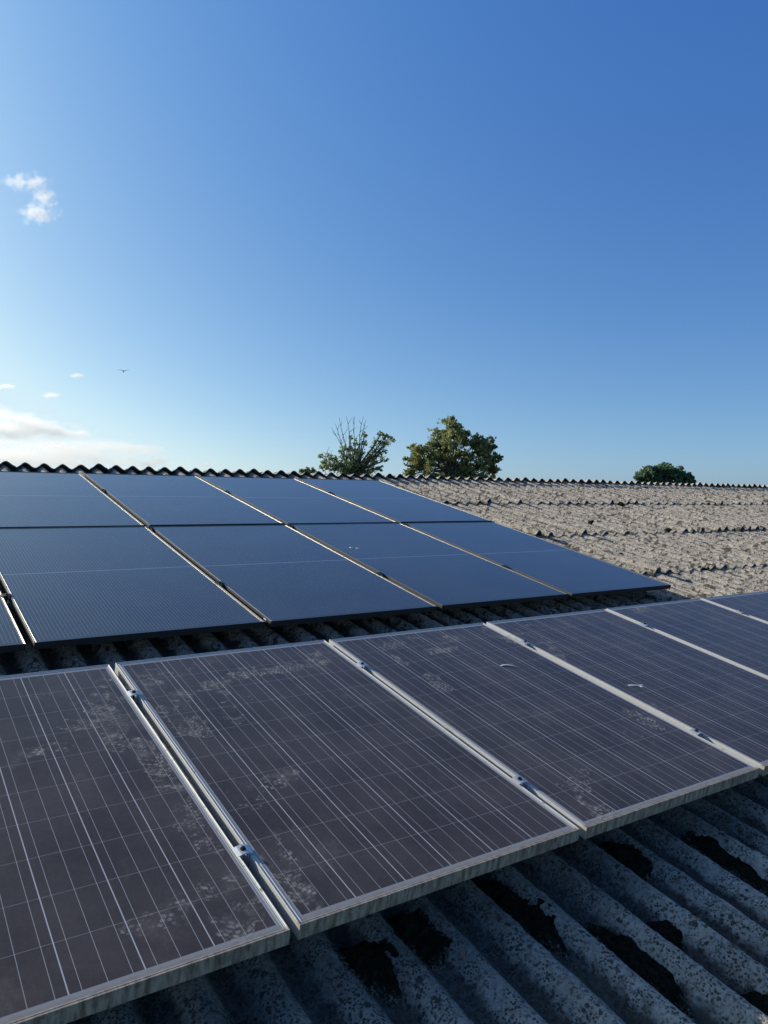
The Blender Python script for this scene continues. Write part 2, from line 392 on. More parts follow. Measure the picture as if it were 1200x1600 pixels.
def ranges_join(segs):
    out = []
    for a, b, d in segs: out.append(np.arange(a, b-1e-6, d))
    return np.append(np.concatenate(out), segs[-1][1])
barn = empty('barn', (9.4, 7.0, GZ))
tag(barn, 'low barn under a weathered corrugated roof of grey lichen-covered sheets', 'barn')
def barn_part(name, me, mats):
    o = link_mesh(name, me, mats, barn); o.matrix_parent_inverse = Matrix.Translation(-barn.location); return o
SHEETW = 5*PITCH
def course(k, v0, v1, fine_segs, dv, rise=0.0, tufty=0.0):
    """one course of sheets from v0 (lower end) up to v1, lying on the course below at its lower end"""
    us = ranges_join(fine_segs); vv = np.append(np.arange(v0, v1, dv), v1)
    U, V = np.meshgrid(us, vv)
    t = (V-v0)/(v1-v0)
    rng = np.random.default_rng(50+k)
    si = np.floor((U-U0+0.3*PITCH)/SHEETW).astype(int)
    lift = rng.random(80)**3*0.016; lift2 = rng.random(80)*0.004
    wob = np.clip(vnoise(U, V*0+k*3.3, 0.17, 9)-0.52, 0, 1)*0.055 + (vnoise(U, V*0+k*5.3, 0.45, 4)-0.5)*0.012
    wi = np.floor((U-U0)/PITCH+0.5).astype(int); crest01 = 0.5+0.5*np.cos(2*np.pi*(U-U0)/PITCH)
    wl_ = rng.random(400)**3.5*0.045
    base = (0.0052 + lift[si % 80]*0.6 + wob*0.7 + wl_[wi % 400]*crest01)*(1-t)**1.6 - 0.004*t + lift2[si % 80]*(1-t) + rise*t
    # one corrugation of the next sheet lies on top at each side lap
    lap = ((U-U0+0.3*PITCH)/SHEETW-si) < 0.2
    wave = CREST - AMP + AMP*np.cos(2*np.pi*(U-U0)/PITCH) + base + lap*0.0065
    n1 = vnoise(U, V, 0.020, 1); n2 = vnoise(U, V, 0.055, 2); n3 = vnoise(U, V, 0.012, 3)
    n4 = vnoise(U, V, 0.033, 6)
    lump = sstep(n1, 0.58, 0.90)*0.0028*sstep(n2, 0.25, 0.7) + sstep(n3, 0.62, 0.95)*0.0026 + sstep(n4, 0.66, 0.95)*0.003 + (n2-0.5)*0.004
    n5 = vnoise(U, V*0.7, 0.024, 11); n6 = vnoise(U, V*0.6, 0.014, 12); pat = vnoise(U, V, 0.16, 13)
    tuft = np.maximum(sstep(n5, 0.80-0.12*pat, 0.92)*1.0, sstep(n6, 0.78-0.12*pat, 0.90)*0.6)*tufty
    top = wave + lump + tuft*0.0065
    edge = (vnoise(U, V*0+k, 0.035, 5)-0.5)*0.02 + (rng.random(80)*0.03)[si % 80]
    Vt = V - edge*(1-t)**6
    nu, nv = len(us), len(vv)
    P = to_world(U, Vt, top).reshape(-1, 3)
    F = [grid_faces(nu, nv)]
    # lower end face, own vertices so that its edge stays crisp, and the underside
    th = 0.0075
    e0 = to_world(U[0], Vt[0], top[0]); e1 = to_world(U[0], Vt[0]+0.001, wave[0]-th)
    b0 = len(P); P = np.concatenate([P, e0, e1])
    F.append(grid_faces(nu, 2, b0, True))
    ub = [0, nv//3, nv-1]
    Ub = U[ub][:, ::2]; Vb = Vt[ub][:, ::2].copy(); Wb = wave[ub][:, ::2]-th; Vb[0] += 0.001
    b1 = len(P); P = np.concatenate([P, to_world(Ub, Vb, Wb).reshape(-1, 3)])
    F.append(grid_faces(Ub.shape[1], 3, b1, True))
    F = np.concatenate(F)
    me = np_mesh('roof_course', P, F)
    val = np.zeros(len(P), dtype=np.float32); val[:nu*nv] = (0.5-0.5*np.cos(2*np.pi*(U-U0)/PITCH)).ravel()
    tv = np.zeros(len(P), dtype=np.float32); tv[:nu*nv] = tuft.ravel()
    panel_shade = np.zeros(len(P), dtype=np.float32)  # painted shade, deepest under the panel edges
    if k <= 1: panel_shade[:nu*nv] = np.clip(0.06+0.85*sstep(-V, 0.26, -0.05)+(vnoise(U, V, 0.2, 21)-0.5)*0.7, 0, 1).ravel()
    if k == 2: panel_shade[:nu*nv] = np.clip(0.55*sstep(V, 2.4, 2.0)*(U < 4.7)+(vnoise(U, V, 0.2, 21)-0.5)*0.3*(U < 4.7), 0, 1).ravel()
    me.attributes.new('panel_shade', 'FLOAT', 'POINT').data.foreach_set('value', panel_shade)
    me.attributes.new('tuft', 'FLOAT', 'POINT').data.foreach_set('value', tv)
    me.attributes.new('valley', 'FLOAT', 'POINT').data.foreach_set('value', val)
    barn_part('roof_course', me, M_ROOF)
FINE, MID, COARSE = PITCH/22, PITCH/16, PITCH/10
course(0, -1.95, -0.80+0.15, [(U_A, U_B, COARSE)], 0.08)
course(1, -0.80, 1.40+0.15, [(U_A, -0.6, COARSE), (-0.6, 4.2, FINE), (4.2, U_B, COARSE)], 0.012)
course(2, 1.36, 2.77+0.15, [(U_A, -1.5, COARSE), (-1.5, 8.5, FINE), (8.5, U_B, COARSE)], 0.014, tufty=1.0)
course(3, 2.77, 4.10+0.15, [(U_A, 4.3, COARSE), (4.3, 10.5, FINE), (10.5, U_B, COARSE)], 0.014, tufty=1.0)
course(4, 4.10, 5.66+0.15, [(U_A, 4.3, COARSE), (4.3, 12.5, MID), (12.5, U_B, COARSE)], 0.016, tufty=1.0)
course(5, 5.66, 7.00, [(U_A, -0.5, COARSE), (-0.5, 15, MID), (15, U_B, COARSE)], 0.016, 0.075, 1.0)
# far slope: its top sheets run past the ridge and show their wavy ends
EDGE = W(0, 6.90, 0.0); E_Y, E_Z = 6.90*CS+0.085*SN, 6.90*SN-0.085*CS
def far_slope():
    us = ranges_join([(U_A, -0.5, COARSE), (-0.5, 15, PITCH/18), (15, U_B, PITCH/14)])
    s = np.array([0, 0.03, 0.1, 0.3, 1.0, 3.0, 9.2]); U, S = np.meshgrid(us, s)
    rng = np.random.default_rng(5)
    si = np.floor((U-0.352+0.5*PITCH)/SHEETW).astype(int)
    fr = (U-0.352+0.5*PITCH)/SHEETW-si
    hh = (rng.random(80)-0.5)[si % 80]*0.008 + (fr < 0.2)*0.012*(1-np.clip(S/1.5, 0, 1)) + (vnoise(U, S*0, 0.16, 4)-0.5)*0.006
    crook = (vnoise(U, S*0+2, 0.5, 6)-0.5)*0.03*(1-np.clip(S, 0, 1))
    wv = -AMP+AMP*np.cos(2*np.pi*(U-0.352)/PITCH) + hh + (vnoise(U, S*0+5, 0.02, 7)-0.5)*0.003
    def pt(S_, w_): return np.stack([U, E_Y + (S_-crook)*CS + w_*SN, E_Z - (S_-crook)*SN + w_*CS], -1)
    nu, nv = len(us), len(s)
    T = pt(S, wv).reshape(-1, 3); B = pt(S+0.001*(S == 0), wv-0.008).reshape(-1, 3)
    P = np.concatenate([T, B, T[:nu], B[:nu]])
    F = np.concatenate([grid_faces(nu, nv), grid_faces(nu, nv, nu*nv, True), grid_faces(nu, 2, 2*nu*nv, True)])
    me = np_mesh('far_roof_slope', P, F)
    me.materials.append(M_ROOF); me.materials.append(M_UNDER)
    mi = np.zeros(len(F), dtype=np.int32); k = (nu-1)*(nv-1); mi[k:] = 1
    me.polygons.foreach_set('material_index', mi)
    o = bpy.data.objects.new('far_roof_slope', me); col.objects.link(o); o.parent = barn
    o.matrix_parent_inverse = Matrix.Translation(-barn.location)
far_slope()
def wall_mesh():
    bm = bmesh.new()
    ya, za = W(0, -1.7, -0.30)[1:]; yb = E_Y + 8.9*CS; zb = E_Z - 8.9*SN - 0.10
    yr, zr = E_Y+0.2, E_Z-0.22
    def slab(p, th):                                                    # extrude an outline in the u = const plane
        A = [bm.verts.new((th[0], y, z)) for y, z in p]; B = [bm.verts.new((th[1], y, z)) for y, z in p]
        bm.faces.new(A); bm.faces.new(B[::-1])
        for i in range(len(p)):
            j = (i+1) % len(p); bm.faces.new((A[j], A[i], B[i], B[j]))
    prof = [(ya, GZ-0.2), (yb, GZ-0.2), (yb, zb), (yr, zr), (ya, za)]
    slab(prof, (U_A+0.25, U_A+0.45)); slab(prof, (U_B-0.45, U_B-0.25))
    add_box(bm, (U_A+0.45, ya, GZ-0.2), (U_B-0.45, ya+0.2, za)); add_box(bm, (U_A+0.45, yb-0.2, GZ-0.2), (U_B-0.45, yb, zb))
    bmesh.ops.recalc_face_normals(bm, faces=bm.faces)
    return bm_mesh('wall', bm)
barn_part('wall', wall_mesh(), M_WALL)

# ------------------------------------------------------------------ solar panels
def frame_mesh(w, h, t, lip, rec, bev, name):
    """frame ring: profile swept round the rectangle with mitred corners, origin at the outer lower left corner, top at z = 0"""
    k = bev
    prof = [(0.0, -t), (0.0, -0.25*k), (0.3*k, 0.0), (0.9*k, 0.0), (1.7*k, -0.7*k), (lip*0.55, -0.7*k), (lip*0.60, -0.7*k-0.0006), (lip*0.72, -0.7*k-0.0006),
            (lip*0.77, -0.7*k), (lip, -0.7*k), (lip, -rec-0.006), (0.028, -t)]
    bm = bmesh.new(); rings = []
    for d, z in prof:
        rings.append([bm.verts.new(c) for c in ((d, d, z), (w-d, d, z), (w-d, h-d, z), (d, h-d, z))])
    for A, B in zip(rings, rings[1:]+rings[:1]):
        for k in range(4):
            j = (k+1) % 4; bm.faces.new((A[k], A[j], B[j], B[k]))
    bmesh.ops.recalc_face_normals(bm, faces=bm.faces)
    return bm_mesh(name, bm)
def slab_mesh(w, h, lip, z0, z1, name):
    bm = bmesh.new(); add_box(bm, (lip, lip, z1), (w-lip, h-lip, z0)); return bm_mesh(name, bm)
def make_panel(name, w, h, t, lip, frame_mat, cell_mat):
    e = empty(name, (0, 0, 0), (SL, 0, 0))
    link_mesh('frame', frame_mesh(w, h, t, lip, 0.0034, 0.0030 if t > 0.035 else 0.0018, 'frame'), frame_mat, e)
    link_mesh('glass', slab_mesh(w, h, lip-0.0005, -0.0034, -0.0090, 'glass'), cell_mat, e)
    return e
GF, GB = 0.0263, 0.0351
old0 = make_panel('solar_panel', FW, FH, FT, 0.013, M_ALU, M_OLD)
F_PANELS = []
flab = ['old silver-framed panel, first of the lower row, cut off by the left edge',
        'old silver-framed panel, second of the lower row, thick with boot prints',
        'old silver-framed panel, third of the lower row, under a curved white scrap',
        'old silver-framed panel, fourth of the lower row, under a forked white scrap',
        'dusty old silver-framed panel, fifth of the lower row from the left',
        'old silver-framed panel at the right edge, sixth of the lower row']
jit = [(0.0, 0.0, -0.0015, 0.0), (0, 0.002, 0.0, 0.0), (0, -0.001, -0.001, 0), (0, -0.004, 0.0015, 0), (0, 0.002, 0, 0), (0, 0, -0.001, 0)]
for i in range(6):
    o = old0 if i == 0 else copy_tree(old0)
    o.location = W(GF/2 + (i-1)*(FW+GF) + jit[i][0], jit[i][1], jit[i][2])
    tag(o, flab[i], 'solar panel', 'old silver-framed solar panels of the lower row'); F_PANELS.append(o)
BU, BV, BWZ = -0.2272, 2.1377, -0.0786
blk0 = make_panel('solar_panel', BW, BH, BT, 0.011, M_BFRAME, M_BLACK)
B_PANELS = {}
ordw = ['first', 'second', 'third', 'fourth', 'fifth']
first = True
for r in (0, 1):
    for i in range(5):
        if r == 1 and i == 0: continue
        o = blk0 if first else copy_tree(blk0); first = False
        o.location = W(BU + GB/2 + (i-1)*(BW+GB), BV + r*(BH+0.035), BWZ + (0.002 if (i+r) % 2 else 0))
        if r == 0:
            lab = ['glossy black panel at the left photo edge, first of the middle row, mostly cut off',
                   'glossy black panel with visible fine wires, second of the middle row from the left',
                   'glossy black panel, third of the middle row, small white sticker on its frame',
                   'glossy black panel, fourth of the middle row, under a broken white scrap',
                   'glossy black panel, fifth and rightmost of the middle row, next to the bare roof'][i]
        else:
            lab = ['', 'glossy black panel below the ridge, leftmost of the top row',
                   'glossy black panel below the ridge, second of the top row from the left',
                   'glossy black panel below the ridge, third of the top row from the left',
                   'glossy black panel below the ridge, rightmost of the top row beside bare roof'][i]
        tag(o, lab, 'solar panel', 'black solar panels of the upper two rows'); B_PANELS[(r, i)] = o
bm = bmesh.new(); add_box(bm, (-0.0012, 0.055, -0.026), (-0.0004, 0.085, -0.008))
stk = link_mesh('sticker', bm_mesh('sticker', bm), M_SCRAP, B_PANELS[(0, 2)])

# clamps between neighbouring panels
def clamp_mesh(g, L, wing, hgt, t):
    """mid clamp: arched plate over both frames, two legs down into the gap"""
    bm = bmesh.new(); hw = g/2+wing
    xs = [-hw, -hw*0.55, 0, hw*0.55, hw]; zs = [0.0008, hgt*0.75, hgt, hgt*0.75, 0.0008]
    for s in range(4):
        a = [(xs[s], zs[s]), (xs[s+1], zs[s+1]), (xs[s+1], max(zs[s+1]-t, 0.0006)), (xs[s], max(zs[s]-t, 0.0005))]
        q = [[bm.verts.new((x, y, z)) for x, z in a] for y in (-L/2, L/2)]
        bm.faces.new(q[0]); bm.faces.new(q[1][::-1])
        for i in range(4):
            j = (i+1) % 4; bm.faces.new((q[0][j], q[0][i], q[1][i], q[1][j]))
    for sx in (-1, 1):
        add_box(bm, (sx*(g/2-0.0035)-0.0015, -L/2+0.002, -0.028), (sx*(g/2-0.0035)+0.0015, L/2-0.002, hgt*0.7))
    bmesh.ops.remove_doubles(bm, verts=bm.verts, dist=0.0002)
    bmesh.ops.recalc_face_normals(bm, faces=bm.faces)
    return bm_mesh('clamp_body', bm)
def bolt_mesh(z0):
    bm = bmesh.new(); add_cyl(bm, (0, 0, z0-0.0008), (0, 0, z0+0.0012), 0.0085, seg=16)
    add_cyl(bm, (0, 0, z0+0.0012), (0, 0, z0+0.0060), 0.0060, 0.0056, seg=6); add_cyl(bm, (0, 0, -0.10), (0, 0, z0-0.0008), 0.0035, seg=8)
    return bm_mesh('bolt', bm)
def make_clamp(g, L, wing, hgt, t, mat):
    e = empty('panel_clamp', (0, 0, 0), (SL, 0, 0))
    link_mesh('clamp_body', clamp_mesh(g, L, wing, hgt, t), mat, e)
    link_mesh('bolt', bolt_mesh(hgt), M_BOLT, e); return e
c0 = make_clamp(GF, 0.040, 0.010, 0.0075, 0.0032, M_CLAMP); used = False
seam_n = ['first and second', 'second and third', 'third and fourth', 'fourth and fifth', 'fifth and sixth']
for s in range(5):
    for v, wd in ((0.305, 'lower'), (1.335, 'upper')):
        if s >= 3 and v < 1: continue
        o = copy_tree(c0) if used else c0; used = True
        o.location = W(s*(FW+GF), v + (-0.012 if s in (1, 2) else 0.01), 0.001)
        tag(o, f'{wd} silver clamp bolted between the {seam_n[s]} panels of the lower row', 'clamp', 'silver clamps of the lower row')
c1 = make_clamp(GB, 0.042, 0.008, 0.0065, 0.003, M_BCLAMP); used = False
bseam = ['first and second', 'second and third', 'third and fourth', 'fourth and fifth']
tseam = ['', 'first and second', 'second and third', 'third and fourth']
for s in range(4):
    for v in (2.815, 4.185, 5.555):
        if s == 0 and v > 3: continue
        o = copy_tree(c1) if used else c1; used = True
        o.location = W(BU + s*(BW+GB), v, BWZ + 0.001)
        lab = (f'small black clamp low between the {bseam[s]} panels of the middle row' if v < 3 else
               f'black clamp at the seam top between the {bseam[s]} middle-row panels' if v < 5 else
               f'small black clamp high between the {tseam[s]} panels of the top row')
        tag(o, lab, 'clamp', 'black clamps of the upper rows')
# rails that carry the panels
def make_rail(v, w_top, ua, ub, label):
    e = empty('mounting_rail', W(ua, v, w_top), (SL, 0, 0))
    bm = bmesh.new(); L = ub-ua
    add_box(bm, (0, -0.020, -0.040), (L, 0.020, -0.036)); add_box(bm, (0, -0.020, -0.036), (L, -0.0165, 0)); add_box(bm, (0, 0.0165, -0.036), (L, 0.020, 0))
    add_box(bm, (0, -0.0165, -0.004), (L, -0.006, 0)); add_box(bm, (0, 0.006, -0.004), (L, 0.0165, 0))
    link_mesh('rail_profile', bm_mesh('rail_profile', bm), M_RAIL, e)
    k = math.ceil((ua+0.3-U0)/PITCH)
    while U0 + k*PITCH < ub-0.1:
        x = U0+k*PITCH-ua; bm = bmesh.new(); add_cyl(bm, (x, 0.026, CREST-0.002-w_top), (x, 0.026, 0.004), 0.005, seg=8)
        add_cyl(bm, (x, 0.026, CREST+0.004-w_top), (x, 0.026, CREST+0.010-w_top), 0.014, seg=12)
        add_box(bm, (x-0.02, 0.0205, -0.030), (x+0.02, 0.0225, -0.004))
        link_mesh('hanger_bolt', bm_mesh('hanger_bolt', bm), M_BOLT, e); k += 8
    tag(e, label, 'rail', 'mounting rails under the panels')
ua, ub = GF/2-FW-GF-0.05, 5*(FW+GF)+0.03
make_rail(0.305, -FT-0.0025, ua, ub, 'aluminium rail under the lower edge of the old silver-framed panels')
make_rail(1.335, -FT-0.0025, ua, ub, 'aluminium rail under the upper part of the old silver-framed panels')
ua, ub = BU+GB/2-BW-GB-0.03, BU+4*(BW+GB)-0.03
make_rail(2.815, BWZ-BT-0.001, ua, ub, 'aluminium rail under the middle row of black panels near their lower edge')
make_rail(4.185, BWZ-BT-0.001, ua, ub, 'aluminium rail under the top edge of the middle row of black panels')
make_rail(5.555, BWZ-BT-0.001, BU+GB/2-0.03, ub, 'aluminium rail under the top row of black panels')

# ------------------------------------------------------------------ boot prints in the dust
def print_mesh(L, Wd, style, keep, seed):
    """one boot sole pressed in the dust: a single thin sheet 0.4 mm above the glass, its tread stored per vertex"""
    rng = np.random.default_rng(seed)
    st = 0.0024; nx, ny = int(Wd*1.1/st), int(L*1.04/st)
    X, Y = np.meshgrid((np.arange(nx)/(nx-1)-0.5)*Wd*1.1, (np.arange(ny)/(ny-1)-0.5)*L*1.04)
    t = np.clip(Y/L+0.5, 0, 1)
    hw = Wd/2*np.where(t < 0.45, 0.74+0.10*np.cos(2*np.pi*(t-0.12)/0.9), 0.78+0.22*np.sin(np.pi*(t-0.42)/0.75))
    hw = hw*np.minimum(1, (4.6*np.minimum(t, 1-t)+0.02)**0.55)
    ox, oy = rng.random(2)*20
    nz = lambda s_, k: vnoise(X+ox, Y+oy, s_, k)
    xx = X+(nz(0.03, 1)-0.5)*0.006; yy = Y+(nz(0.03, 2)-0.5)*0.006
    if style == 0: a_, b_ = yy+np.abs(xx)*0.55, xx; pa, pb = 0.0165, 0.0190          # chevron blocks
    elif style == 1: a_, b_ = yy+0.004*np.sin(xx*60), xx; pa, pb = 0.0105, 0.0300    # wavy bars
    else: a_, b_ = yy*0.82+xx*0.57, xx*0.82-yy*0.57; pa, pb = 0.0150, 0.0150         # diamonds
    row = np.floor(a_/pa); fa = a_/pa-row; b2 = b_/pb+0.5*(row % 2); fb = b2-np.floor(b2)
    lug = sstep(0.5-np.abs(fa-0.5), 0.06, 0.34)*sstep(0.5-np.abs(fb-0.5), 0.05, 0.30)
    rim = sstep(np.abs(lug-0.5), 0.5, 0.1)*0.35
    hsh = vnoise(row*0.37+ox, np.floor(b2)*0.37+oy, 0.31, 3)
    lug = (lug*0.8+rim)*sstep(hsh, 0.95-keep, 1.15-keep)
    sole = sstep(hw-np.abs(X), 0, 0.005)*sstep(0.5-np.abs(Y/L), 0, 0.02)
    patch = sstep(nz(0.06, 4), 0.62-0.5*keep, 0.92-0.5*keep); smear = sstep(nz(0.05, 5), 0.40, 0.9)*0.42
    arch = 1-0.8*sstep(0.06-np.abs(t-0.41), 0, 0.03) if style != 2 else 1.0
    v = np.clip((lug*arch+smear)*sole*patch, 0, 1)
    P = np.stack([X, Y, np.full_like(X, 0.0004)], -1).reshape(-1, 3)
    me = np_mesh('boot_print', P, grid_faces(nx, ny), True)
    at_ = me.attributes.new('tint', 'FLOAT', 'POINT'); at_.data.foreach_set('value', v.astype(np.float32).ravel())
    return me
pr = []
def boot(panel, u, v, ang, L=0.29, Wd=0.105, style=0, keep=0.9):
    p = F_PANELS[panel]; lx = u - (GF/2+(panel-1)*(FW+GF))
    o = link_mesh('boot_print', print_mesh(L, Wd, style, keep, len(pr)+3), M_PRINT, p)
    o.location = (lx, v, -0.0033); o.rotation_euler = (0, 0, ang); pr.append(o)
    o.scale = (1, 1, 1)
PRINTS = [
    (1, 0.427, 1.381, -1.13, 0.29, 0.105, 0, 0.9),
    (1, 0.282, 1.33, -1.3, 0.26, 0.1, 1, 0.8),
    (1, 0.192, 1.527, -1.37, 0.27, 0.11, 0, 0.75),
    (1, 0.086, 1.093, -2.93, 0.28, 0.11, 0, 0.85),
    (1, 0.14, 1.018, 2.9, 0.2, 0.09, 2, 0.8),
    (1, 0.104, 1.449, 2.93, 0.24, 0.1, 2, 0.45),
    (1, 0.292, 1.092, 3.0, 0.2, 0.09, 1, 0.6),
    (1, 0.356, 1.244, -2.52, 0.2, 0.09, 1, 0.6),
    (1, 0.633, 1.394, -1.49, 0.27, 0.1, 2, 0.8),
    (1, 0.82, 1.418, -1.36, 0.2, 0.1, 0, 0.7),
    (1, 0.152, 1.235, -0.19, 0.22, 0.1, 1, 0.55),
    (1, 0.21, 0.593, -1.23, 0.27, 0.1, 2, 0.55),
    (1, 0.079, 0.267, 3.09, 0.28, 0.11, 0, 0.9),
    (1, 0.067, 0.13, 3.01, 0.26, 0.105, 0, 0.6),
    (1, 0.133, 0.546, 2.4, 0.2, 0.09, 2, 0.45),
    (1, 0.903, 1.509, -1.08, 0.2, 0.09, 2, 0.6),
    (0, -0.088, 1.342, -0.92, 0.28, 0.11, 0, 0.7),
    (0, -0.133, 1.274, -3.11, 0.28, 0.11, 1, 0.65),
    (0, -0.1, 1.143, -0.63, 0.27, 0.11, 2, 0.75),
    (0, -0.202, 1.169, 1.23, 0.24, 0.1, 2, 0.6),
    (0, -0.15, 1.054, -3.06, 0.24, 0.1, 0, 0.7),
    (0, -0.076, 0.891, -3.07, 0.28, 0.11, 0, 0.8),
    (0, -0.082, 0.697, 3.07, 0.28, 0.11, 1, 0.75),
    (0, -0.075, 0.559, 3.02, 0.26, 0.1, 2, 0.65),
    (0, -0.08, 0.428, 0.08, 0.25, 0.1, 2, 0.55),
    (0, -0.126, 0.14, 3.14, 0.27, 0.105, 0, 0.85),
    (0, -0.243, 0.163, -1.59, 0.26, 0.1, 2, 0.6),
    (0, -0.072, 0.154, 3.06, 0.22, 0.09, 1, 0.6),
    (0, -0.042, 1.52, -0.64, 0.2, 0.1, 2, 0.6),
    (0, -0.37, 1.044, -1.64, 0.18, 0.09, 2, 0.45),
    (2, 1.268, 1.506, -1.41, 0.26, 0.105, 0, 0.75),
    (2, 1.65, 1.492, -1.38, 0.26, 0.1, 0, 0.8),
    (2, 1.517, 1.386, -1.41, 0.26, 0.1, 1, 0.75),
    (2, 1.254, 1.069, 2.93, 0.22, 0.105, 0, 0.95),
    (2, 1.219, 1.379, 3.07, 0.26, 0.1, 2, 0.7),
    (2, 0.992, 0.641, 2.72, 0.24, 0.1, 1, 0.6),
    (2, 0.969, 0.111, 2.95, 0.24, 0.09, 2, 0.5),
    (2, 1.433, 1.531, -1.44, 0.2, 0.1, 2, 0.5),
    (3, 1.986, 1.46, -3.01, 0.27, 0.11, 0, 0.95),
    (3, 2.208, 1.492, -1.27, 0.26, 0.1, 0, 0.55),
    (3, 2.17, 1.334, 2.9, 0.26, 0.105, 1, 0.7),
    (3, 2.106, 1.169, 2.51, 0.24, 0.1, 0, 0.7),
    (3, 1.914, 0.474, -3.13, 0.22, 0.1, 0, 0.9),
    (3, 2.079, 0.527, -3.11, 0.22, 0.1, 2, 0.5),
    (3, 1.727, 0.386, -2.96, 0.24, 0.1, 1, 0.5),
    (3, 1.177, 0.126, 2.76, 0.27, 0.11, 0, 0.8),
    (3, 1.236, 0.232, -1.53, 0.22, 0.1, 2, 0.5),
    (4, 3.298, 1.569, -1.41, 0.25, 0.1, 0, 0.7),
    (4, 2.864, 1.514, -1.46, 0.26, 0.1, 2, 0.6),
    (4, 2.928, 1.397, -1.48, 0.26, 0.1, 1, 0.7),
    (4, 2.928, 1.256, -2.67, 0.2, 0.1, 0, 0.6),
    (4, 2.478, 0.305, -1.48, 0.28, 0.11, 0, 0.6),
]
for a in PRINTS: boot(*a)

# ------------------------------------------------------------------ small scraps on the glass
def scrap(name, pts, r, u, v, w, ang, label):
    bm = bmesh.new()
    for line in pts: add_tube(bm, [(x, y, r*0.55+z) for x, y, z in line], [r*0.6]+[r]*(len(line)-2)+[r*0.55], 6)
    for vtx in bm.verts: vtx.co.z = max(vtx.co.z*0.5, 0.0002)
    o = link_mesh(name, bm_mesh(name, bm, True), M_SCRAP)
    o.location = W(u, v, w); o.rotation_euler = (Matrix.Rotation(SL, 3, 'X') @ Matrix.Rotation(ang, 3, 'Z')).to_euler()
    tag(o, label, 'scrap', 'white scraps lying on the panels')
scrap('white_scrap', [[(-.040, -.004, 0), (-.024, .004, .002), (-.004, .008, .003), (.018, .004, .002), (.042, -.008, 0)]], 0.0050, 1.725, 1.112, -0.0034, -0.45,
      'short curved white scrap lying on the third old panel of the lower row')
scrap('white_scrap', [[(-.050, .004, 0), (-.02, .003, .001), (.006, 0, .002), (.026, .006, .001), (.036, .004, 0)], [(.004, .0, 0), (.014, -.012, .002), (.036, -.020, 0)]], 0.0050, 2.206, 0.725, -0.0034, -0.35,
      'forked white scrap lying on the fourth old panel of the lower row')
scrap('white_scrap', [[(-.040, .016, 0), (-.034, 0, .002), (-.012, -.002, .001)], [(.004, -.004, 0), (.022, -.010, .002), (.036, -.022, .001)]], 0.0065, 2.311, 3.472, BWZ-0.0034, -0.2,
      'broken white scrap lying on a black panel of the middle row')

# ------------------------------------------------------------------ moss and shadow stand-ins on the roof
def wave_w(u): return CREST-AMP+AMP*math.cos(2*math.pi*(u-U0)/PITCH)
def moss(u, v, lu, lv, h, seed, label, grp, rot=0.0, flat=False):
    """cushion that follows the sheets under it: irregular outline, domed and pitted on top"""
    rng = np.random.default_rng(seed); nr, na = 26, 110
    if flat: u = U0+PITCH*(round((u-U0)/PITCH-0.5)+0.5)+0.012
    ph = rng.random(6)*6.28
    pts = [(0.0, 0.0, 0.0)]; F = []
    for r in range(1, nr+1):
        for a in range(na):
            th = 2*math.pi*a/na
            R_ = 1+0.14*math.sin(2*th+ph[0])+0.10*math.sin(3*th+ph[1])+0.07*math.sin(5*th+ph[2])+0.05*math.sin(9*th+ph[3])+0.02*math.sin(17*th+ph[4])
            t = r/nr; x, y = lu*t*R_*math.cos(th), lv*t*R_*math.sin(th)
            pts.append((x*math.cos(rot)-y*math.sin(rot), x*math.sin(rot)+y*math.cos(rot), t))
    me_v = []
    for x, y, t in pts:
        uu, vv = u+x, v+y
        nz = float(vnoise(np.array(uu), np.array(vv), 0.016, 8)); n2 = float(vnoise(np.array(uu), np.array(vv), 0.05, 6))
        if flat: base = max(CREST-2*AMP + h*(1-t**4)*(0.8+0.4*n2), wave_w(uu)+0.010*(1-t**6)) + 0.007*nz + 0.004*float(vnoise(np.array(uu), np.array(vv), 0.007, 3)) - 0.006*t**8
        else: base = wave_w(uu) + (0.008+h*(1-t**2.2)*(0.6+0.8*n2)+0.004*nz if t < 1 else -0.012)
        me_v.append(W(uu, vv, base))
    c0_ = me_v[0]
    bm = bmesh.new(); vs_ = [bm.verts.new(p-c0_) for p in me_v]
    for a in range(na): bm.faces.new((vs_[0], vs_[1+a], vs_[1+(a+1) % na]))
    for r in range(nr-1):
        for a in range(na):
            b = (a+1) % na; i0, i1 = 1+r*na, 1+(r+1)*na
            bm.faces.new((vs_[i0+a], vs_[i1+a], vs_[i1+b], vs_[i0+b]))
    bm.faces.new([vs_[1+(nr-1)*na+a] for a in range(na)][::-1])
    me = bm_mesh('moss_shadow_clump', bm, True)
    me.attributes.new('rim', 'FLOAT', 'POINT').data.foreach_set('value', np.array([q[2] if flat else 0.0 for q in pts], dtype=np.float32))
    o = link_mesh('moss_shadow_clump', me, M_MOSS_SHADOW); o.location = c0_
    tag(o, label, 'moss', grp)
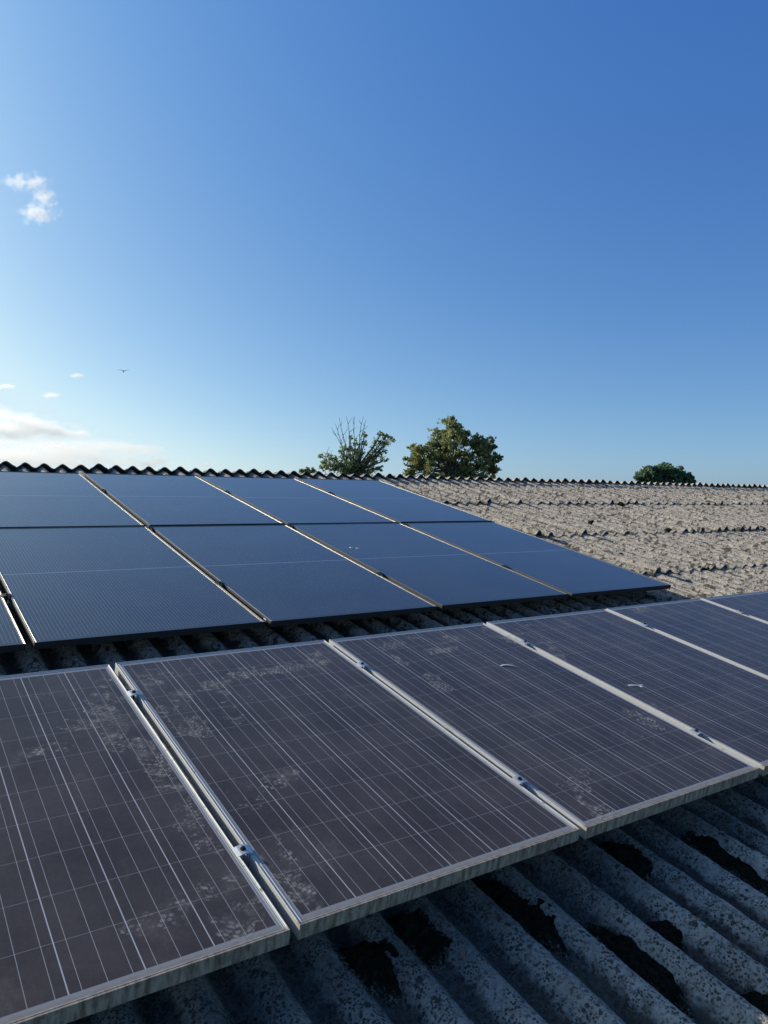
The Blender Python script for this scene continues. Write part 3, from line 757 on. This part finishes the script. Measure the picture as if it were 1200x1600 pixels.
MOSS_AND_SHADOW = [
    (0.871, -0.311, 0.074, 0.213, 0.044, 2, 'long black moss mat in the valley just left of the round moss cushion', 'dark moss mats in the valleys below the panels', 0.0, True),
    (1.151, -0.269, 0.074, 0.075, 0.044, 3, 'round black moss cushion in a valley of the foreground sheets', 'dark moss mats in the valleys below the panels', 0.0, True),
    (1.34, 0.022, 0.074, 0.112, 0.044, 4, 'black moss mat just below the edge of the third old panel', 'dark moss mats in the valleys below the panels', 0.0, True),
    (1.705, -0.138, 0.074, 0.188, 0.044, 5, 'long black moss mat in a valley near the right photo edge', 'dark moss mats in the valleys below the panels', 0.0, True),
    (0.826, -0.016, 0.074, 0.2, 0.044, 6, 'long black moss mat under the right corner of the second old panel', 'dark moss mats in the valleys below the panels', 0.0, True),
    (0.413, 0.049, 0.074, 0.112, 0.044, 7, 'ragged black moss mat below the middle of the second old panel', 'dark moss mats in the valleys below the panels', 0.0, True),
    (0.192, 0.016, 0.074, 0.125, 0.044, 8, 'brownish black moss mat below the gap of the first two old panels', 'dark moss mats in the valleys below the panels', 0.0, True),
    (1.135, -0.571, 0.074, 0.062, 0.044, 9, 'moss cushion in the bottom right corner', 'dark moss mats in the valleys below the panels', 0.0, True),
    (5.902, 2.788, 0.13, 0.05, 0.018, 10, 'largest dark moss clump, on the lowest visible sheet ends of the bare roof', 'moss clumps on the bare roof', 0.0, False),  # added dark lumps stand in for shadows and gaps on the lit sheets
    (6.393, 4.171, 0.1, 0.05, 0.018, 11, 'dark moss clump on the middle line of sheet ends, just right of the black panels', 'moss clumps on the bare roof', 0.0, False),
    (7.193, 4.176, 0.09, 0.05, 0.018, 12, 'dark moss clump on the middle line of sheet ends, halfway to the right edge', 'moss clumps on the bare roof', 0.0, False),
    (8.768, 4.171, 0.12, 0.05, 0.018, 13, 'dark moss clump on the middle line of sheet ends, near the right edge', 'moss clumps on the bare roof', 0.0, False),
    (8.17, 4.731, 0.06, 0.05, 0.024, 14, 'lone moss clump on open sheet below the upper line of sheet ends', 'moss clumps on the bare roof', 0.0, False),
    (7.156, 3.644, 0.05, 0.04, 0.02, 15, 'lone moss clump on open sheet below the middle line of sheet ends', 'moss clumps on the bare roof', 0.0, False),
    (5.379, 3.424, 0.05, 0.05, 0.018, 16, 'moss clump on open sheet close above the rightmost black panel', 'moss clumps on the bare roof', 0.0, False),
    (8.106, 5.622, 0.1, 0.05, 0.018, 17, 'moss clump on the upper line of sheet ends', 'moss clumps on the bare roof', 0.0, False),
    (6.163, 6.308, 0.08, 0.05, 0.022, 18, 'moss clump just under the ridge, above the right end of the black panels', 'moss clumps on the bare roof', 0.0, False),
    (5.465, 6.599, 0.06, 0.05, 0.022, 19, 'moss clump under the ridge close to the top corner of the black panels', 'moss clumps on the bare roof', 0.0, False),
    (6.319, 4.603, 0.05, 0.04, 0.018, 20, 'small moss clump on open sheet beside the black panels', 'moss clumps on the bare roof', 0.0, False),
]
for a in MOSS_AND_SHADOW: moss(*a)

# ------------------------------------------------------------------ trees beyond the ridge
def leaf_mesh(name, clumps, size, seed):
    """leaf cards spread through clumps (centre, radius, count)"""
    rng = np.random.default_rng(seed); C, Rr = [], []; T = []
    for c, r, k in clumps:                                               # each clump is a handful of loose sprays
        m_ = 7; sub = rng.normal(size=(m_, 3))*r*np.array([0.62, 0.62, 0.5]); ids = rng.integers(0, m_, k)
        C.append(np.array(c)+sub[ids]+rng.normal(size=(k, 3))*r*np.array([0.27, 0.27, 0.20])); tone = rng.normal(0.45, 0.15, m_)
        T.append(np.clip(tone[ids]+rng.normal(0, 0.18, k), 0, 1))
    C = np.concatenate(C); T = np.concatenate(T); k = len(C)
    a = rng.normal(size=(k, 3)); a /= np.linalg.norm(a, axis=1, keepdims=True)
    b = np.cross(a, rng.normal(size=(k, 3))); b /= np.linalg.norm(b, axis=1, keepdims=True)
    s = size*(0.6+0.8*rng.random((k, 1)))
    V = np.stack([C-a*s, C+b*s*0.55, C+a*s, C-b*s*0.55], 1).reshape(-1, 3)
    return np_mesh(name, V, np.arange(4*k).reshape(-1, 4), False, T)
def limb(bm, p, q, r0, r1, rng, bend=0.12, n=6):
    p, q = Vector(p), Vector(q); d = (q-p).length
    j = [Vector((rng.uniform(-1, 1), rng.uniform(-1, 1), rng.uniform(-1, 1)))*d*bend for _ in range(2)]
    pts = []
    for i in range(n+1):
        t = i/n; pts.append(p.lerp(q, t) + j[0]*math.sin(math.pi*t)*0.6 + j[1]*math.sin(2*math.pi*t)*0.35)
    add_tube(bm, pts, [r0+(r1-r0)*i/n for i in range(n+1)], 6); return pts
def tree(name, label, depth, base_px, fork_px, clump_px, leaf_size, leaf_mat, seed, bare=(), k_leaf=150, spread=2.0, stem=0.0042):
    rng = random.Random(seed)
    base = at(base_px[0], base_px[1], depth); base.z = GZ
    e = empty(name, base); tag(e, label, 'tree', 'trees beyond the ridge')
    fork = at(fork_px[0], fork_px[1], depth)
    bm = bmesh.new(); r = depth*stem
    tp = limb(bm, base-base, fork-base, r*1.5, r, rng, 0.02)
    clumps = []
    for (x, y, rad_px, kk) in clump_px:
        c = at(x, y, depth + rng.uniform(-1, 1)*spread); rad = rad_px*depth/F_PX
        st = tp[-1] if rng.random() < 0.7 else tp[-2]
        limb(bm, st, c-base, r*0.42, r*0.07, rng, 0.10)
        clumps.append((c-base, rad, int(kk*k_leaf)))
        for _ in range(3):                                              # side sprays round the clump
            d = Vector((rng.uniform(-1, 1), rng.uniform(-1, 1), rng.uniform(-0.6, 1)))*rad*1.05
            limb(bm, (c-base).lerp(st, 0.25), c-base+d, r*0.10, r*0.03, rng, 0.15, 4)
            clumps.append((c-base+d, rad*0.5, int(kk*k_leaf*0.25)))
    for (x0, y0, x1, y1, rr) in bare:
        q = limb(bm, at(x0, y0, depth)-base, at(x1, y1, depth+rng.uniform(-1, 1))-base, r*0.21*rr, r*0.045, rng, 0.07)
        for i in (2, 3, 4, 5):
            d = Vector((rng.uniform(-1, 1), rng.uniform(-1, 1), rng.uniform(0.5, 1.6)))*depth*0.0085
            limb(bm, q[i], q[i]+d, r*0.085, r*0.03, rng, 0.15, 3)
    link_mesh('trunk', bm_mesh('trunk', bm, True), M_BARK, e)
    link_mesh('crown', leaf_mesh('crown', clumps, leaf_size, seed), leaf_mat, e)
    return e
OAK = [(708, 662, 9, 1), (700, 672, 12, 1), (716, 676, 12, 1), (690, 684, 13, 1), (708, 690, 15, 1.2), (726, 684, 8, .8), (680, 697, 12, 1), (698, 702, 15, 1.2), (665, 703, 12, 1),
       (652, 707, 10, .9), (645, 716, 8, .8), (660, 720, 14, 1.1), (680, 716, 15, 1.2), (702, 720, 16, 1.3), (722, 710, 12, 1), (738, 694, 10, .9), (752, 692, 10, .9), (764, 697, 8, .8),
       (745, 706, 12, 1), (762, 712, 10, .9), (774, 716, 7, .7), (730, 726, 14, 1.1), (752, 726, 13, 1), (770, 732, 8, .8), (648, 732, 10, .9), (665, 738, 14, 1.1), (690, 740, 16, 1.3),
       (715, 742, 16, 1.3), (742, 742, 14, 1), (640, 740, 6, .7), (760, 744, 9, .8), (675, 756, 14, 1.2), (705, 760, 15, 1.2), (735, 757, 14, 1.2)]
tree('oak_tree', 'full olive-green tree with gaps in its crown, tallest mass of leaves above the ridge', 98, (705, 800), (706, 735), OAK, 0.19, M_LEAF_A, 21, k_leaf=330)
ASH = [(545, 728, 12, 1.2), (560, 726, 12, 1.2), (553, 738, 14, 1.6), (535, 738, 12, 1.2), (572, 736, 11, 1), (548, 712, 6, .45), (563, 706, 6, .4), (575, 716, 7, .5), (586, 704, 6, .45),
       (592, 690, 6, .45), (596, 678, 5, .35), (602, 692, 6, .5), (611, 688, 5, .4), (598, 706, 5, .35), (584, 722, 6, .4), (600, 718, 4, .3), (526, 722, 7, .5), (514, 716, 6, .45), (505, 722, 5, .4),
       (508, 732, 6, .5), (520, 732, 7, .6), (500, 712, 3.5, .2), (538, 716, 5, .35), (556, 694, 4, .2), (570, 680, 4, .22), (548, 684, 4, .15), (533, 706, 4, .2), (580, 735, 7, .5), (594, 732, 4, .3), (541, 700, 5, .35), (560, 715, 6, .5), (568, 694, 5, .3), (530, 728, 7, .6), (588, 712, 6, .45), (550, 703, 5, .3), (604, 682, 4, .3)]
BARE = [(552, 735, 530, 652, 1), (548, 735, 518, 668, 1), (553, 730, 541, 650, .9), (555, 728, 554, 652, .9), (556, 726, 568, 651, 1), (540, 730, 524, 662, .8), (556, 730, 572, 655, .8),
        (545, 735, 503, 706, .8), (560, 735, 612, 684, 1), (560, 738, 604, 712, .9), (562, 740, 594, 735, .7)]
tree('sparse_tree', 'sparse half-dead tree with bare upright twigs and leaves low in its crown', 92, (552, 800), (552, 742), ASH, 0.13, M_LEAF_B, 5, bare=BARE, k_leaf=200, spread=1.3)
ROUND = [(1004, 742, 6, 1), (1011, 737, 6, 1), (1019, 734, 6, 1), (1027, 735, 7, 1), (1035, 733, 7, 1), (1043, 735, 7, 1), (1051, 735, 6, 1), (1058, 740, 6, 1), (1067, 742, 6, 1), (1075, 746, 5, 1), (1081, 751, 4, .8), (997, 748, 5, .9),
         (1012, 745, 9, 1.2), (1027, 745, 10, 1.4), (1042, 745, 10, 1.4), (1056, 748, 9, 1.2), (1070, 751, 7, 1), (1035, 739, 8, 1), (1015, 762, 13, 1.6), (1037, 764, 14, 1.6), (1060, 763, 13, 1.6), (1026, 776, 12, 1.3), (1050, 776, 12, 1.3)]
tree('round_tree', 'small dark round treetop just showing above the ridge at the right', 160, (1037, 800), (1037, 752), ROUND, 0.30, M_LEAF_C, 9, k_leaf=420)
tree('low_tree', 'wisp of pale treetop barely above the ridge left of the sparse tree', 92, (478, 800), (478, 745), [(472, 736, 3, .4), (480, 734, 3, .4), (488, 735, 3, .4), (478, 742, 6, .7), (494, 740, 3, .3), (478, 756, 13, 2), (468, 772, 15, 2), (489, 774, 15, 2), (478, 790, 14, 2)], 0.17, M_LEAF_B, 31, k_leaf=130, stem=0.0016)

# ------------------------------------------------------------------ bird
def make_bird():
    bm = bmesh.new(); span = 0.62
    body = [(-0.20, 0.004, 0.016), (-0.13, 0.0, 0.030), (-0.05, 0, 0.050), (0.03, 0, 0.052), (0.09, 0, 0.040), (0.125, 0.008, 0.030), (0.15, 0.008, 0.024), (0.175, 0.004, 0.006)]
    add_tube(bm, [(x, 0, z) for x, z, r in body], [r for *_, r in body], 8)
    for s in (-1, 1):                                                   # wing: thin tapered slab, raised, bent at the wrist
        st = [(0.03, 0.02, 0.08, -0.07), (0.16, 0.085, 0.085, -0.06), (0.30, 0.13 if s < 0 else 0.085, 0.05, -0.05), (0.42, 0.17 if s < 0 else 0.09, 0.0, -0.045), (0.50, 0.195 if s < 0 else 0.095, -0.05, -0.07)]
        R_ = []
        for y, z, xf, xb in st:
            R_.append([bm.verts.new((xf, s*y, z)), bm.verts.new(((xf+xb)/2, s*y, z+0.008)), bm.verts.new((xb, s*y, z)), bm.verts.new(((xf+xb)/2, s*y, z-0.006))])
        for A, B in zip(R_, R_[1:]):
            for k in range(4): bm.faces.new((A[k], A[(k+1) % 4], B[(k+1) % 4], B[k]))
        bm.faces.new(R_[0]); bm.faces.new(R_[-1][::-1])
    t = [bm.verts.new(c) for c in ((-0.17, -0.02, 0), (-0.32, -0.065, -0.01), (-0.32, 0.065, -0.01), (-0.17, 0.02, 0), (-0.17, 0, 0.012), (-0.31, 0, 0.0))]
    for f in ((0, 1, 5, 4), (4, 5, 2, 3), (0, 3, 2, 1)): bm.faces.new([t[i] for i in f])
    bmesh.ops.recalc_face_normals(bm, faces=bm.faces)
    o = link_mesh('bird', bm_mesh('bird', bm, True), M_BIRD)
    o.location = at(193, 580, 68); o.rotation_euler = (0.05, -0.45, math.atan2(-fwd.y, -fwd.x)+0.35+math.pi)
    tag(o, 'lone dark bird gliding with raised wings in the open sky', 'bird')
make_bird()

# ------------------------------------------------------------------ clouds
def mat_cloud(name, lobes, freq, dens, asp):
    n = N(name); p = n.coord('Object')
    q = n.mapping(p, asp)
    warp = n.noise(q, freq*0.6, 4, 0.6, out=1)
    sc = n.new('ShaderNodeVectorMath', operation='MULTIPLY_ADD'); n.put(sc.inputs[0], warp); sc.inputs[1].default_value = (0.30, 0.30, 0.30); 
    n.put(sc.inputs[2], p)
    field = None
    for (x, y, z, rx, ry, rz) in lobes:
        mp = n.new('ShaderNodeMapping', vector_type='TEXTURE'); n.put(mp.inputs['Vector'], sc.outputs[0])
        mp.inputs['Location'].default_value = (x+0.15, y+0.15, z+0.15); mp.inputs['Scale'].default_value = (rx, ry, rz)
        ln = n.new('ShaderNodeVectorMath', operation='LENGTH'); n.put(ln.inputs[0], mp.outputs[0])
        d = n.math('SUBTRACT', 1.0, ln.outputs['Value'])
        field = d if field is None else n.math('MAXIMUM', field, d)
    det = n.math('SUBTRACT', n.noise(q, freq, 7, 0.68), 0.50)
    f = n.math('ADD', field, n.math('MULTIPLY', det, 4.0))
    f = n.math('MULTIPLY', n.ramp(f, 0.05, 1.3), dens)
    v = n.new('ShaderNodeVolumePrincipled')
    v.inputs['Color'].default_value = (1, 1, 1, 1); n.put(v.inputs['Density'], f); v.inputs['Anisotropy'].default_value = 0.5
    n.t.links.new(v.outputs[0], n.out.inputs['Volume'])
    return n.m
def cloud(px, py, wpx, hpx, depth, lobes, freq, dens, label, asp=(1, 1, 1), deep=1.6):
    bm = bmesh.new(); bmesh.ops.create_icosphere(bm, subdivisions=3, radius=1.0)
    o = link_mesh('cloud', bm_mesh('cloud', bm, True), mat_cloud('cloud_vapour', lobes, freq, dens, asp))
    s = depth/F_PX
    o.location = at(px, py, depth); o.scale = (wpx/2*s, wpx/2*s*deep, hpx/2*s)
    o.rotation_euler = (0, 0, math.atan2(right.y, right.x))
    tag(o, label, 'cloud', 'clouds low and high in the left sky')
    return o
CLOUDS = True
if CLOUDS:
    cloud(55, 311, 124, 124, 1500, [(-.40, 0, .42, .40, .4, .18), (.0, 0, .38, .36, .35, .26), (.24, 0, .06, .32, .35, .32), (.08, 0, -.36, .50, .4, .26)], 5.2, 0.060, 'small ragged white cloud alone high in the left sky', deep=0.8)
    cloud(30, 664, 250, 70, 2500, [(-.1, 0, .25, .40, .5, .5), (-.55, 0, .05, .5, .5, .45), (.05, 0, -.2, .55, .5, .4), (.45, 0, -.30, .5, .5, .28)], 4.0, 0.019, 'grey-centred heap of white cloud low at the left photo edge', (1, 1, .6))
    cloud(60, 706, 460, 66, 3000, [(-.3, 0, 0, .7, .6, .6), (.2, 0, .1, .6, .6, .4), (.6, 0, .15, .4, .5, .25), (.1, 0, -.4, .8, .6, .4)], 5.0, 0.0075, 'long thin bank of pale cloud just above the ridge at the left', (1, 1, .5))
    cloud(236, 722, 84, 30, 3000, [(0, 0, -.1, .75, .6, .55), (.35, 0, .15, .4, .5, .4)], 3.0, 0.016, 'little cloud puff sitting on the ridge line right of the bank', (1, 1, .6))
    cloud(322, 724, 60, 22, 3000, [(0, 0, -.1, .75, .6, .55)], 2.8, 0.012, 'faint cloud puff just above the ridge, left of the sparse tree', (1, 1, .6))
    cloud(78, 618, 38, 18, 2500, [(0, 0, 0, .8, .6, .5)], 2.4, 0.06, 'tiny white cloud fleck above the cloud heap', (1, 1, .6))
    cloud(119, 587, 30, 13, 2500, [(0, 0, 0, .8, .6, .5)], 2.4, 0.08, 'tiny faint cloud fleck left of the bird', (1, 1, .6))
    cloud(8, 604, 40, 13, 2500, [(0, 0, 0, .8, .6, .5)], 2.4, 0.08, 'tiny flat cloud fleck at the left photo edge', (1, 1, .6))
